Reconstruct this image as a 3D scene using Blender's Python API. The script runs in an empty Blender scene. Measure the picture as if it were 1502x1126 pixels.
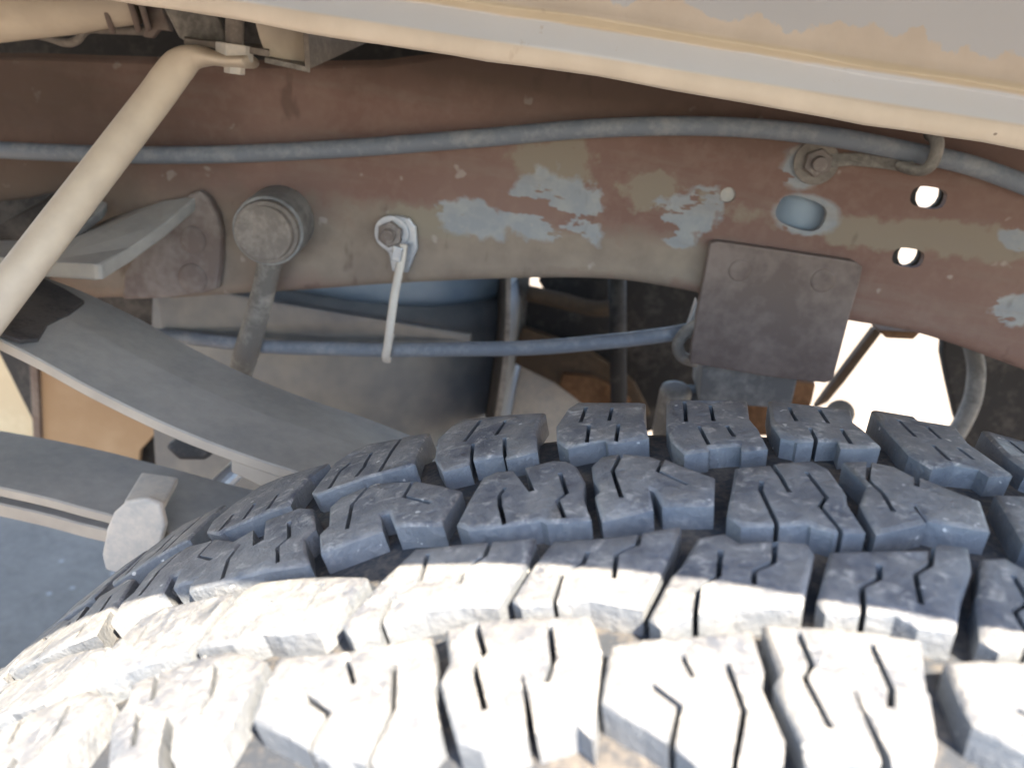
import bpy, bmesh, math, random
from mathutils import Vector, Matrix
from mathutils.geometry import delaunay_2d_cdt, intersect_point_line
random.seed(7)
S = bpy.context.scene
C = S.collection

# ------------------------------------------------------------------ camera
R = 0.39                                   # tyre radius, wheel axis along Y at z = R
F = 1127.0                                 # focal length in pixels of the 1502 px wide photograph
CAM = Vector((-0.1165, 0.0, 2 * R + 0.0795))
PITCH, YAW, ROLL = 0.3677, -0.08, 0.1505
cp, sp, cy, sy = math.cos(PITCH), math.sin(PITCH), math.cos(YAW), math.sin(YAW)
FW = Vector((sy * cp, cy * cp, -sp)); RT0 = Vector((cy, -sy, 0)); UP0 = RT0.cross(FW)
RT = RT0 * math.cos(ROLL) + UP0 * math.sin(ROLL); UP = UP0 * math.cos(ROLL) - RT0 * math.sin(ROLL)
cam = bpy.data.cameras.new('camera'); co = bpy.data.objects.new('camera', cam); C.objects.link(co)
cam.sensor_width = 36.0; cam.lens = F / 1502 * 36.0
cam.clip_start = 0.005; cam.clip_end = 500
m = Matrix((RT, UP, -FW)).transposed().to_4x4(); m.translation = CAM; co.matrix_world = m
cam.dof.use_dof = True; cam.dof.focus_distance = 0.27; cam.dof.aperture_fstop = 13.0
S.camera = co

# ------------------------------------------------------------------ sky, sun, exposure
EL, AZ = math.radians(55), math.radians(-30)
SUN = Vector((math.sin(AZ) * math.cos(EL), math.cos(AZ) * math.cos(EL), -math.sin(EL)))   # travel direction
w = bpy.data.worlds.new('World'); S.world = w; w.use_nodes = True
nt = w.node_tree; bg = nt.nodes['Background']; sky = nt.nodes.new('ShaderNodeTexSky')
sky.sky_type = 'NISHITA'; sky.sun_disc = False
sky.sun_elevation = EL; sky.sun_rotation = math.pi + AZ
nt.links.new(sky.outputs[0], bg.inputs[0]); bg.inputs[1].default_value = 0.15
sl = bpy.data.lights.new('sun', 'SUN'); sl.energy = 5.0; sl.angle = math.radians(0.53); sl.color = (1, 0.87, 0.69)
so = bpy.data.objects.new('sun', sl); C.objects.link(so); so.rotation_euler = SUN.to_track_quat('-Z', 'Y').to_euler()
S.view_settings.view_transform = 'Standard'; S.view_settings.look = 'None'
S.view_settings.gamma = 1; S.view_settings.use_curve_mapping = False
S.view_settings.exposure = 2.72

# ------------------------------------------------------------------ helpers
def ray(px, py): return FW + RT * ((px - 751) / F) - UP * ((py - 563) / F)
def at(px, py, Y):
    d = ray(px, py); return CAM + d * (Y / d.y)
def tyre_uv(px, py, r=R):                  # where a sight line meets the tread: (angle, y)
    d = ray(px, py); c = CAM - Vector((0, 0, R))
    a = d.x ** 2 + d.z ** 2; b = c.x * d.x + c.z * d.z; k = c.x ** 2 + c.z ** 2 - r * r
    t = (-b - math.sqrt(max(b * b - a * k, 0))) / a; P = c + d * t
    return math.atan2(P.x, P.z), P.y

def link_mesh(name, bm, mat, parent=None, smooth=False):
    me = bpy.data.meshes.new(name); bm.to_mesh(me); bm.free()
    if smooth:
        for p in me.polygons: p.use_smooth = True
    me.materials.append(mat)
    o = bpy.data.objects.new(name, me); C.objects.link(o)
    if parent: o.parent = parent
    return o
def tag(o, label=None, cat=None, group=None, kind=None):
    for k, v in (('label', label), ('category', cat), ('group', group), ('kind', kind)):
        if v: o[k] = v
    return o
def thing(name, label, cat, loc=(0, 0, 0), group=None):
    o = bpy.data.objects.new(name, None); C.objects.link(o); o.empty_display_size = 0.05
    o.location = loc; tag(o, label, cat, group); return o
def under(parent, o):                       # parent a world-space mesh to an Empty that only has a location
    o.parent = parent; o.matrix_parent_inverse = Matrix.Translation(-parent.location); return o
def bevel(bm, w, seg=2, ang=0.6):
    es = [e for e in bm.edges if len(e.link_faces) == 2 and e.calc_face_angle(0) > ang]
    if es: bmesh.ops.bevel(bm, geom=es, offset=w, segments=seg, affect='EDGES', profile=0.6, clamp_overlap=True)

def catmull(pts, n=8):
    P = [Vector(p) for p in pts]; out = []
    for i in range(len(P) - 1):
        p0 = P[max(i - 1, 0)]; p1 = P[i]; p2 = P[i + 1]; p3 = P[min(i + 2, len(P) - 1)]
        for j in range(n):
            t = j / n
            out.append(0.5 * ((2 * p1) + (p2 - p0) * t + (2 * p0 - 5 * p1 + 4 * p2 - p3) * t * t + (3 * p1 - p0 - 3 * p2 + p3) * t ** 3))
    out.append(P[-1]); return out
def tube(bm, pts, r, seg=14, n=8, smooth_path=True, flat=None, ref=Vector((0, 1, 0))):
    """sweep a circle; r may be a list per control point; flat = per control point factor for the second axis"""
    P = catmull(pts, n) if smooth_path else [Vector(p) for p in pts]
    N = len(P)
    def lerp(l, i):
        if not isinstance(l, (list, tuple)): return l
        t = i / (N - 1) * (len(l) - 1); k = min(int(t), len(l) - 2); return l[k] + (l[k + 1] - l[k]) * (t - k)
    rings = []
    for i, p in enumerate(P):
        t = (P[min(i + 1, N - 1)] - P[max(i - 1, 0)]).normalized()
        a = ref - t * ref.dot(t)
        if a.length < 1e-4: a = Vector((1, 0, 0)) - t * t.x
        a.normalize(); b = t.cross(a)
        rr = lerp(r, i); fl = lerp(flat, i) if flat else 1
        rings.append([bm.verts.new(p + a * rr * math.cos(2 * math.pi * k / seg) + b * rr * fl * math.sin(2 * math.pi * k / seg)) for k in range(seg)])
    for A, B in zip(rings, rings[1:]):
        for k in range(seg): bm.faces.new((A[k], A[(k + 1) % seg], B[(k + 1) % seg], B[k]))
    for rg in (rings[0], rings[-1]):
        try: bm.faces.new(rg)
        except ValueError: pass
    bmesh.ops.recalc_face_normals(bm, faces=bm.faces)
def tube_obj(name, pts, r, mat, parent=None, **k):
    bm = bmesh.new(); tube(bm, pts, r, **k); return link_mesh(name, bm, mat, parent, True)
def box(bm, c, s, rot=None):
    M = Matrix.Translation(c) @ (rot.to_4x4() if rot else Matrix.Identity(4)) @ Matrix.Diagonal((*s, 1))
    bmesh.ops.create_cube(bm, size=1, matrix=M)
def slab(pts, vec, bw=0.0012, seg=2):
    """polygon of world points extruded along vec"""
    bm = bmesh.new(); n = len(pts); vec = Vector(vec)
    a = [bm.verts.new(p) for p in pts]; b = [bm.verts.new(Vector(p) + vec) for p in pts]
    bm.faces.new(a); bm.faces.new(list(reversed(b)))
    for i in range(n): bm.faces.new((a[i], b[i], b[(i + 1) % n], a[(i + 1) % n]))
    bmesh.ops.recalc_face_normals(bm, faces=bm.faces)
    if bw: bevel(bm, bw, seg)
    return bm
def plate(name, px, Y, th, mat, parent=None, bw=0.0012, vec=None):
    """px: (x, y) or (x, y, Y) in photograph pixels, standing at depth Y; th metres thick"""
    pts = [at(p[0], p[1], p[2] if len(p) > 2 else Y) for p in px]
    return link_mesh(name, slab(pts, vec or (0, th, 0), bw), mat, parent)
def cyl(bm, p0, p1, r0, r1=None, seg=24, bw=0):
    p0, p1 = Vector(p0), Vector(p1); r1 = r0 if r1 is None else r1; d = p1 - p0
    M = Matrix.Translation((p0 + p1) / 2) @ d.to_track_quat('Z', 'Y').to_matrix().to_4x4()
    g = bmesh.ops.create_cone(bm, cap_ends=True, segments=seg, radius1=r0, radius2=r1, depth=d.length, matrix=M)
    if bw:
        vs = set(g['verts']); es = [e for e in bm.edges if e.verts[0] in vs and e.verts[1] in vs and len(e.link_faces) == 2 and e.calc_face_angle(0) > 0.6]
        bmesh.ops.bevel(bm, geom=es, offset=bw, segments=2, affect='EDGES', profile=0.6)
def lathe(bm, prof, seg=64, axis='Y'):
    """prof: (r, y) pairs spun about Y"""
    rings = []
    for k in range(seg):
        a = 2 * math.pi * k / seg
        rings.append([bm.verts.new((r * math.sin(a), y, r * math.cos(a))) for r, y in prof])
    for k in range(seg):
        A, B = rings[k], rings[(k + 1) % seg]
        for i in range(len(prof) - 1): bm.faces.new((A[i], A[i + 1], B[i + 1], B[i]))
    bmesh.ops.recalc_face_normals(bm, faces=bm.faces)

def inside(p, poly):
    x, y = p; c = False; n = len(poly)
    for i in range(n):
        x1, y1 = poly[i]; x2, y2 = poly[(i + 1) % n]
        if (y1 > y) != (y2 > y) and x < (x2 - x1) * (y - y1) / (y2 - y1) + x1: c = not c
    return c
def thicken(line, wd, wd2=None):
    """a polyline as a thin closed slot"""
    wd2 = wd if wd2 is None else wd2; L = [Vector(p) for p in line]; a, b = [], []; n = len(L)
    for i, p in enumerate(L):
        d = (L[min(i + 1, n - 1)] - L[max(i - 1, 0)]).normalized(); q = Vector((-d.y, d.x))
        ww = (wd + (wd2 - wd) * i / (n - 1)) / 2
        a.append(p + q * ww); b.append(p - q * ww)
    return a + b[::-1]
def inset(poly, d):
    n = len(poly); P = [Vector(p) for p in poly]
    A = sum(P[i].x * P[(i + 1) % n].y - P[(i + 1) % n].x * P[i].y for i in range(n)); sg = 1 if A > 0 else -1; out = []
    for i in range(n):
        a = (P[i] - P[i - 1]).normalized(); b = (P[(i + 1) % n] - P[i]).normalized()
        na_, nb_ = Vector((-a.y, a.x)) * sg, Vector((-b.y, b.x)) * sg
        q = na_ + nb_; k = d / max(.35, (1 + na_.dot(nb_)) / 2) / 2
        out.append(P[i] + q * k)
    return out
def edge_dist(p, poly):
    best = 9
    for i in range(len(poly)):
        a, b = Vector(poly[i]), Vector(poly[(i + 1) % len(poly)]); ab = b - a
        t = max(0, min(1, (p - a).dot(ab) / max(ab.length_squared, 1e-12))); best = min(best, (a + ab * t - p).length)
    return best
def pierced(outline, holes, depth, to3d, grid=0.007, bm=None, level=None, rim=0):
    """flat outline with holes, triangulated, given depth and mapped by to3d(u, v, h)"""
    V, E = [], []
    for poly in [outline] + holes:
        n0 = len(V); V += [Vector(p) for p in poly]; k = len(poly)
        E += [(n0 + i, n0 + (i + 1) % k) for i in range(k)]
    us = [p[0] for p in outline]; vs = [p[1] for p in outline]
    if rim:
        for dd in (rim, rim * .4):
            q = inset(outline, dd); n0 = len(V); k = len(q)
            if all(inside(p, outline) for p in q): V += q; E += [(n0 + i, n0 + (i + 1) % k) for i in range(k)]
    if grid:
        u = min(us) + grid * .5
        while u < max(us):
            v = min(vs) + grid * .5
            while v < max(vs):
                q = (u + random.uniform(-.2, .2) * grid, v + random.uniform(-.2, .2) * grid)
                if inside(q, outline) and not any(inside(q, h) for h in holes): V.append(Vector(q))
                v += grid
            u += grid
    vo, eo, fo, _, _, _ = delaunay_2d_cdt(V, E, [], 0, 1e-6)
    keep = []
    for f in fo:
        c = sum((vo[i] for i in f), Vector((0, 0))) / len(f)
        if inside(c, outline) and not any(inside(c, h) for h in holes): keep.append(f)
    bm = bm or bmesh.new(); top = {}; cnt = {}
    for f in keep:
        for i in range(3):
            e = (f[i], f[(i + 1) % 3]); k = (min(e), max(e)); cnt.setdefault(k, []).append(e)
    for f in keep:
        for i in f:
            if i not in top:
                hh = level(vo[i].x, vo[i].y) if level else 0
                if rim:
                    e = max(0, 1 - edge_dist(vo[i], outline) / rim); hh -= rim * .75 * e * e
                top[i] = bm.verts.new(to3d(vo[i].x, vo[i].y, hh))
        fc = bm.faces.new([top[i] for i in f]); fc.smooth = True
    w0, w1 = {}, {}
    for k, l in cnt.items():
        if len(l) == 1:
            a, b = l[0]; q = []
            for i in (a, b):
                q.append(bm.verts.new(top[i].co))
            for i in (b, a): q.append(bm.verts.new(to3d(vo[i].x, vo[i].y, -depth)))
            bm.faces.new((q[1], q[0], q[3], q[2]))
    return bm

# ------------------------------------------------------------------ materials
class NT:
    def __init__(s, name):
        s.m = bpy.data.materials.new(name); s.m.use_nodes = True; s.t = s.m.node_tree; s.b = s.t.nodes['Principled BSDF']
        s.pos = s.n('ShaderNodeNewGeometry').outputs['Position']
    def n(s, kind, **k):
        o = s.t.nodes.new(kind)
        for a, b in k.items(): setattr(o, a, b)
        return o
    def put(s, sock, v):
        if hasattr(v, 'is_output') or hasattr(v, 'links'): s.t.links.new(v, sock)
        else: sock.default_value = v
    def noise(s, scale, detail=4, rough=.6, vec=None, dist=0.0):
        o = s.n('ShaderNodeTexNoise'); s.put(o.inputs['Vector'], vec or s.pos)
        o.inputs['Scale'].default_value = scale; o.inputs['Detail'].default_value = detail
        o.inputs['Roughness'].default_value = rough; o.inputs['Distortion'].default_value = dist
        return o.outputs['Fac']
    def voro(s, scale, vec=None, feature='F1'):
        o = s.n('ShaderNodeTexVoronoi', feature=feature); s.put(o.inputs['Vector'], vec or s.pos); o.inputs['Scale'].default_value = scale
        return o.outputs['Distance']
    def ramp(s, f, lo, hi, a=0.0, b=1.0):
        o = s.n('ShaderNodeMapRange', clamp=True); s.put(o.inputs[0], f)
        o.inputs[1].default_value = lo; o.inputs[2].default_value = hi; o.inputs[3].default_value = a; o.inputs[4].default_value = b
        return o.outputs[0]
    def math(s, op, a, b=0.0, c=0.0):
        o = s.n('ShaderNodeMath', operation=op); s.put(o.inputs[0], a); s.put(o.inputs[1], b); s.put(o.inputs[2], c); return o.outputs[0]
    def mix(s, f, a, b):
        o = s.n('ShaderNodeMix', data_type='RGBA'); s.put(o.inputs[0], f)
        for sock, v in ((o.inputs[6], a), (o.inputs[7], b)):
            s.put(sock, (*v, 1) if isinstance(v, tuple) and len(v) == 3 else v)
        return o.outputs[2]
    def mapped(s, scale=(1, 1, 1), rot=(0, 0, 0), vec=None):
        o = s.n('ShaderNodeMapping'); s.put(o.inputs[0], vec or s.pos); o.inputs['Scale'].default_value = scale; o.inputs['Rotation'].default_value = rot
        return o.outputs[0]
    def up(s):                                # how far a surface faces up: settled dust
        g = s.n('ShaderNodeNewGeometry'); x = s.n('ShaderNodeSeparateXYZ'); s.t.links.new(g.outputs['Normal'], x.inputs[0]); return x.outputs[2]
    def xyz(s, vec=None):
        x = s.n('ShaderNodeSeparateXYZ'); s.put(x.inputs[0], vec or s.pos); return x.outputs
    def objco(s): return s.n('ShaderNodeTexCoord').outputs['Object']
    def done(s, col, rough=.7, h=None, bump=.3, dist=.001, metal=0.0, spec=.5, bev=0.0):
        s.put(s.b.inputs['Base Color'], (*col, 1) if isinstance(col, tuple) and len(col) == 3 else col)
        s.put(s.b.inputs['Roughness'], rough); s.b.inputs['Metallic'].default_value = metal
        s.b.inputs['Specular IOR Level'].default_value = spec
        nrm = None
        if bev:
            bv = s.n('ShaderNodeBevel', samples=4); bv.inputs[0].default_value = bev; nrm = bv.outputs[0]
        if h is not None:
            b = s.n('ShaderNodeBump'); b.inputs['Strength'].default_value = bump; b.inputs['Distance'].default_value = dist
            s.put(b.inputs['Height'], h)
            if nrm: s.t.links.new(nrm, b.inputs['Normal'])
            nrm = b.outputs[0]
        if nrm: s.t.links.new(nrm, s.b.inputs['Normal'])
        return s.m
def dusty(name, base, dust, amt=.5, scale=40, rough=.75, bump=.25, dist=.0006, upw=.35, speck=None, metal=0.0, spec=.4, bev=0.0, stretch=(1, 1, 1)):
    s = NT(name); v = s.mapped(stretch)
    n1 = s.noise(scale, 4, .65, v); n2 = s.noise(scale * 7, 2, .6, v)
    f = s.math('ADD', s.math('MULTIPLY', n1, .7), s.math('MULTIPLY', n2, .3))
    f = s.math('ADD', f, s.math('MULTIPLY', s.up(), upw * .4))
    f = s.ramp(f, .62 - amt * .35, .80 - amt * .35)
    col = s.mix(f, base, dust)
    if speck:
        col = s.mix(s.ramp(s.noise(scale * 4, 2, .5), .70, .76), col, speck)
    h = s.math('ADD', n1, s.math('MULTIPLY', n2, .6))
    return s.done(col, rough, h, bump, dist, metal, spec, bev)

# rubber of the tread: blue-black, scuffed, greyed with dry dust, with chips and embedded grit
s = NT('tread_rubber')
n1 = s.noise(55, 5, .65); n2 = s.noise(420, 4, .7); n3 = s.noise(150, 4, .65, dist=.8)
sc = s.noise(160, 4, .7, s.mapped((1, .25, 1), (0, 0, .6)))
topf = s.ramp(s.up(), .45, .8)
dust = s.math('ADD', s.math('MULTIPLY', n1, .5), s.math('ADD', s.math('MULTIPLY', n2, .3), s.math('MULTIPLY', sc, .2)))
wall = s.mix(s.ramp(dust, .38, .62), (.100, .114, .134), (.165, .172, .180))
tops = s.mix(s.ramp(dust, .40, .60), (.080, .088, .106), (.225, .218, .208))
col = s.mix(topf, wall, tops)
col = s.mix(s.math('MULTIPLY', s.math('MULTIPLY', s.ramp(n3, .53, .64), s.ramp(n2, .40, .58)), s.ramp(topf, 0, 1, .15, .75)), col, (.40, .38, .35))
col = s.mix(s.ramp(s.noise(230, 2, .5), .71, .75, 0, .9), col, (.62, .60, .56))
h = s.math('ADD', s.math('MULTIPLY', n1, .5), s.math('ADD', s.math('MULTIPLY', n2, .6), s.math('MULTIPLY', n3, .35)))
M_TREAD = s.done(col, s.ramp(n2, .3, .7, .42, .7), h, .8, .0012, 0, .5)
M_GROOVE = dusty('groove_rubber', (.032, .037, .046), (.12, .105, .09), .10, 90, .85, .4, .001)
M_SIDE = dusty('sidewall_rubber', (.03, .031, .034), (.12, .115, .105), .4, 60, .8, .3)
M_WHEEL = dusty('wheel_steel', (.25, .25, .25), (.3, .28, .25), .4, 50, .5, .2, metal=.6)

# ------------------------------------------------------------------ ground
s = NT('ground_asphalt')
n = s.noise(9, 4); n2 = s.noise(70, 4, .7)
col = s.mix(s.ramp(s.math('ADD', s.math('MULTIPLY', n, .5), s.math('MULTIPLY', n2, .5)), .35, .65), (.125, .100, .074), (.195, .158, .120))
col = s.mix(s.ramp(s.voro(22), .13, .05, 0, .6), col, (.36, .33, .29))
M_GROUND = s.done(col, .9, n2, .5, .004)
bm = bmesh.new(); bmesh.ops.create_grid(bm, x_segments=4, y_segments=4, size=150)
tag(link_mesh('ground', bm, M_GROUND), 'grey speckled asphalt ground under the truck', 'ground', kind='structure')

# ------------------------------------------------------------------ tyre
TREAD = .0078
wheel = thing('all_terrain_tyre', 'black all terrain truck tyre with chunky dusty tread, half in sun', 'tyre', (0, 0, R))
YC, HW = .1425, .105
bm = bmesh.new()
prof = [(.215, YC - .085), (.235, YC - .11), (.30, YC - .125), (.345, YC - .121), (.368, YC - .108), (.3775, YC - .098), (R - TREAD, YC - .085), (R - TREAD + .0006, YC - .04),
        (R - TREAD + .001, YC), (R - TREAD + .0006, YC + .04), (R - TREAD, YC + .085), (.3775, YC + .098), (.368, YC + .108), (.345, YC + .121), (.30, YC + .125), (.235, YC + .11), (.215, YC + .085)]
lathe(bm, prof, 160)
carc = link_mesh('carcass', bm, M_GROOVE, wheel, True)
bm = bmesh.new()
lathe(bm, [(.222, YC - .112), (.216, YC - .10), (.212, YC - .08), (.19, YC - .07), (.19, YC + .07), (.212, YC + .08), (.216, YC + .10), (.222, YC + .112)], 72)
lathe(bm, [(.19, YC - .03), (.15, YC - .05), (.10, YC - .045), (.06, YC - .06), (.001, YC - .06)], 72)
link_mesh('wheel_rim', bm, M_WHEEL, wheel, True)

# each entry: origin x, y, scale of the view it was measured in, outline of the worn top face, sipes, wide slots (line, width0, width1)
Z1 = (800, 560, 360 / 1501); Z2 = (1040, 560, 462 / 1502); Z3 = (760, 760, 480 / 1477); Z4 = (1040, 760, 462 / 1421)
Z5 = (240, 560, 520 / 1502); Z6 = (300, 820, 500 / 1502); Z7 = (600, 640, .2); Z8 = (400, 660, .2); Z9 = (140, 690, 340 / 1501)
Z10 = (0, 734, 587 / 1502); ZE = (500, 375, 1 / 3); PX = (0, 0, 1)
ROW1 = [
 (Z5, [(175, 630), (195, 580), (285, 505), (400, 418), (500, 375), (690, 325), (610, 385), (550, 460), (530, 510), (430, 545), (250, 625), (230, 640)],
  [[(380, 505), (335, 575)], [(480, 465), (435, 530)], [(290, 550), (235, 625)]], []),
 (Z5, [(622, 462), (650, 410), (715, 330), (800, 265), (870, 240), (1010, 212), (1120, 192), (1085, 240), (1062, 300), (1060, 335), (1050, 340), (845, 400), (835, 405), (640, 470)],
  [[(785, 325), (742, 372), (735, 385), (695, 442)], [(875, 285), (850, 330), (845, 345), (812, 395)], [(1000, 215), (960, 280), (950, 300), (910, 372)]], []),
 (ZE, [(408, 880), (420, 790), (470, 730), (530, 695), (740, 672), (895, 662), (870, 700), (855, 760), (862, 850), (722, 880), (715, 860), (580, 893), (564, 880), (562, 908), (442, 938)],
  [[(610, 700), (540, 805)], [(720, 705), (678, 775)], [(578, 815), (570, 920)], [(718, 790), (718, 870)]], []),
 (Z1, [(65, 340), (62, 240), (130, 130), (190, 88), (612, 95), (600, 180), (632, 318), (378, 365), (365, 340), (135, 382)],
  [[(245, 125), (212, 225)], [(405, 128), (388, 215)], [(265, 245), (252, 355)], [(445, 240), (432, 350)]], []),
 (Z1, [(738, 250), (740, 72), (1238, 78), (1250, 190), (1305, 270), (1364, 385), (1203, 405), (1198, 370), (1168, 372), (1005, 385), (1000, 402), (850, 430), (770, 340)],
  [[(852, 90), (860, 230)], [(1010, 115), (1030, 215)], [(940, 255), (1000, 375)], [(1110, 245), (1155, 325)]], []),
 (Z2, [(287, 58), (685, 103), (693, 165), (745, 210), (825, 293), (632, 302), (618, 262), (425, 270), (412, 262), (345, 248), (300, 180)],
  [[(385, 95), (420, 170)], [(530, 105), (572, 180)], [(485, 205), (520, 280)], [(635, 210), (680, 285)]], []),
 (Z2, [(787, 98), (990, 132), (1010, 152), (1190, 185), (1250, 270), (1455, 430), (1345, 432), (1295, 398), (1180, 385), (1070, 400), (960, 330), (850, 195)],
  [[(910, 155), (990, 245)], [(1050, 190), (1110, 255)], [(1075, 285), (1150, 370)], [(1190, 300), (1265, 360)]], []),
]
ROW2 = [
 (Z9, [(595, 745), (720, 600), (840, 480), (1010, 385), (1110, 310), (1260, 250), (1320, 225), (1408, 238), (1420, 365), (1350, 430), (1360, 520), (1385, 600), (1100, 640), (820, 715), (600, 775)],
  [[(930, 470), (860, 570), (820, 700)], [(1250, 325), (1250, 425), (1180, 495), (1180, 595)]], [([(1062, 335), (1055, 470)], 50, 42)]),
 (Z8, [(408, 400), (490, 330), (690, 250), (770, 222), (1040, 215), (1230, 245), (1385, 292), (1245, 490), (1245, 535), (1000, 545), (895, 560), (850, 450), (785, 465), (800, 575), (600, 650), (345, 745), (335, 608), (405, 545)],
  [[(698, 255), (580, 395), (545, 580)], [(1025, 225), (960, 335), (1160, 385)]], []),
 (Z7, [(535, 290), (650, 250), (760, 235), (870, 200), (1060, 160), (1160, 175), (1230, 210), (1290, 320), (1278, 430), (1300, 500), (1335, 600), (1010, 620), (960, 600), (750, 645), (430, 670), (345, 635), (440, 450)],
  [[(705, 368), (660, 430), (665, 500), (700, 640)], [(1105, 260), (1155, 415), (1090, 475), (1140, 590)]], [([(795, 215), (850, 310), (900, 400)], 95, 40)]),
 (Z1, [(280, 500), (340, 450), (460, 428), (640, 435), (705, 462), (730, 455), (890, 520), (1038, 578), (1032, 745), (715, 745), (665, 655), (635, 640), (660, 765), (345, 835), (300, 690), (335, 655), (290, 580)],
  [[(470, 425), (410, 535), (465, 710)], [(722, 455), (685, 545), (870, 625)]], []),
 (Z2, [(125, 398), (290, 388), (340, 375), (490, 368), (575, 405), (655, 530), (660, 575), (750, 705), (600, 712), (585, 705), (490, 682), (475, 672), (155, 680), (85, 630), (105, 520)],
  [[(252, 472), (245, 515), (325, 675)], [(465, 425), (560, 550), (530, 590), (635, 715)]], [([(292, 380), (345, 455), (385, 520)], 28, 22)]),
 (Z2, [(640, 372), (755, 372), (820, 380), (890, 388), (985, 445), (1010, 445), (1180, 510), (1300, 562), (1345, 702), (1090, 662), (1040, 650), (990, 575), (975, 580), (1040, 662), (800, 718), (720, 572), (755, 480)],
  [[(765, 370), (760, 455), (830, 530), (880, 620)], [(994, 440), (990, 500)]], []),
]
ROW3 = [
 (Z10, [(870, 345), (740, 366), (620, 395), (520, 440), (430, 540), (330, 640), (225, 745), (330, 700), (450, 640), (600, 590), (695, 548), (760, 480)],
  [[(765, 372), (710, 440), (610, 515)], [(560, 460), (500, 545), (440, 590), (335, 700)]], []),
 (Z10, [(1375, 280), (1150, 278), (980, 300), (905, 332), (830, 420), (755, 520), (730, 548), (870, 530), (980, 490), (1040, 495), (1185, 480), (1285, 390)],
  [[(1215, 310), (1140, 415)], [(1020, 375), (950, 435), (885, 520)]], []),
 (PX, [(608, 802), (700, 792), (786, 788), (775, 820), (745, 865), (730, 886), (690, 884), (620, 892), (512, 930), (500, 915), (560, 850)],
  [[(628, 812), (615, 850), (575, 875), (555, 918)], [(720, 790), (712, 815), (680, 838), (672, 855)]], []),
 (Z3, [(155, 95), (420, 80), (590, 50), (735, 35), (690, 140), (640, 250), (560, 400), (320, 360), (10, 390), (-30, 360), (60, 220)],
  [[(315, 145), (290, 200), (200, 245), (160, 375)], [(555, 45), (540, 120), (445, 165), (430, 270)]], []),
 (Z3, [(810, 85), (930, 58), (1000, 100), (1310, 105), (1340, 150), (1283, 395), (980, 388), (800, 430), (645, 482), (590, 440), (690, 250), (735, 205)],
  [[(915, 140), (905, 260), (815, 305), (798, 440)], [(1160, 110), (1155, 195), (1065, 240), (1065, 300)]], []),
 (Z4, [(545, 145), (760, 140), (985, 135), (1040, 110), (1175, 130), (1190, 230), (1140, 370), (1118, 500), (950, 480), (840, 425), (530, 415), (488, 365)],
  [[(770, 205), (770, 265), (690, 310), (700, 430)], [(1008, 125), (1000, 210), (930, 255), (960, 385)]], []),
]
ROW4 = [
 (Z10, [(995, 592), (870, 555), (760, 580), (620, 630), (490, 685), (470, 760), (410, 830), (395, 1000), (500, 1010), (590, 985), (605, 960), (680, 960), (820, 885), (900, 760)],
  [[(815, 605), (795, 720), (750, 800)], [(590, 645), (570, 740), (520, 790), (498, 920)]], [([(640, 790), (608, 1000)], 26, 36)]),
 (Z6, [(330, 425), (500, 408), (650, 392), (830, 362), (1000, 328), (1020, 520), (1000, 560), (1030, 720), (940, 820), (715, 885), (640, 860), (540, 880), (370, 770), (205, 695), (250, 560)],
  [[(430, 595), (545, 675), (460, 830)], [(835, 450), (830, 660), (712, 890)]], [([(605, 430), (640, 480), (655, 545)], 26, 20)]),
 (PX, [(652, 922), (700, 909), (800, 900), (868, 903), (882, 950), (868, 1075), (845, 1052), (705, 1092), (668, 1080), (643, 997), (658, 968)],
  [[(698, 913), (710, 955), (695, 975), (711, 1040)], [(806, 912), (812, 965), (800, 1000)]], [([(765, 985), (773, 1030), (782, 1100)], 4, 15)]),
 (Z3, [(412, 565), (560, 535), (800, 522), (1058, 495), (1110, 680), (1100, 755), (1205, 985), (1195, 1090), (1000, 1100), (800, 1085), (690, 1000), (560, 920), (375, 825), (385, 720)],
  [[(595, 745), (730, 840), (690, 1010)], [(940, 640), (1020, 870), (975, 1110)]], [([(735, 610), (790, 715)], 30, 26)]),
 (Z4, [(240, 475), (520, 478), (730, 508), (960, 545), (985, 760), (1000, 780), (1030, 1000), (1010, 1110), (830, 1100), (440, 1080), (418, 995), (292, 740), (318, 690)],
  [[(400, 510), (465, 660), (430, 710), (550, 945)], [(730, 560), (825, 770), (820, 850)]], [([(655, 770), (720, 900), (810, 1110)], 12, 52)]),
]
def block_mesh(z, outline, sipes, slots, th0):
    ox, oy, k = z
    def uv(p):
        t, y = tyre_uv(ox + p[0] * k, oy + p[1] * k); return ((t - th0) * R, y)
    out = [uv(p) for p in outline]
    holes = [thicken([uv(p) for p in l], .0013) for l in sipes]
    for l, w0, w1 in slots:
        mm = (uv((l[0][0] + 10, l[0][1]))[0] - uv(l[0])[0]) / 10
        holes.append(thicken([uv(p) for p in l], w0 * mm, w1 * mm))
    return out, holes
def to_tyre(u, v, h):
    crown = .0022 * max(0, (abs(v - YC) / HW)) ** 3
    r = R + h - crown; return (r * math.sin(u / R), v, r * math.cos(u / R))
def make_row(row):
    L = []
    for z, o, si, sl_ in row:
        ox, oy, k = z; ts = [tyre_uv(ox + p[0] * k, oy + p[1] * k)[0] for p in o]
        th0 = (min(ts) + max(ts)) / 2
        out, holes = block_mesh(z, o, si, sl_, th0)
        sd = random.random() * 50
        bm = pierced(out, holes, TREAD + .001, to_tyre, .006,
                     rim=.0011, level=lambda u, v: .00035 * math.sin(u * 310 + sd) * math.sin(v * 270 + sd))
        me = bpy.data.meshes.new('tread_block'); bm.to_mesh(me); bm.free(); me.materials.append(M_TREAD)
        L.append((th0, me, max(ts) - min(ts)))
    return L
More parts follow.
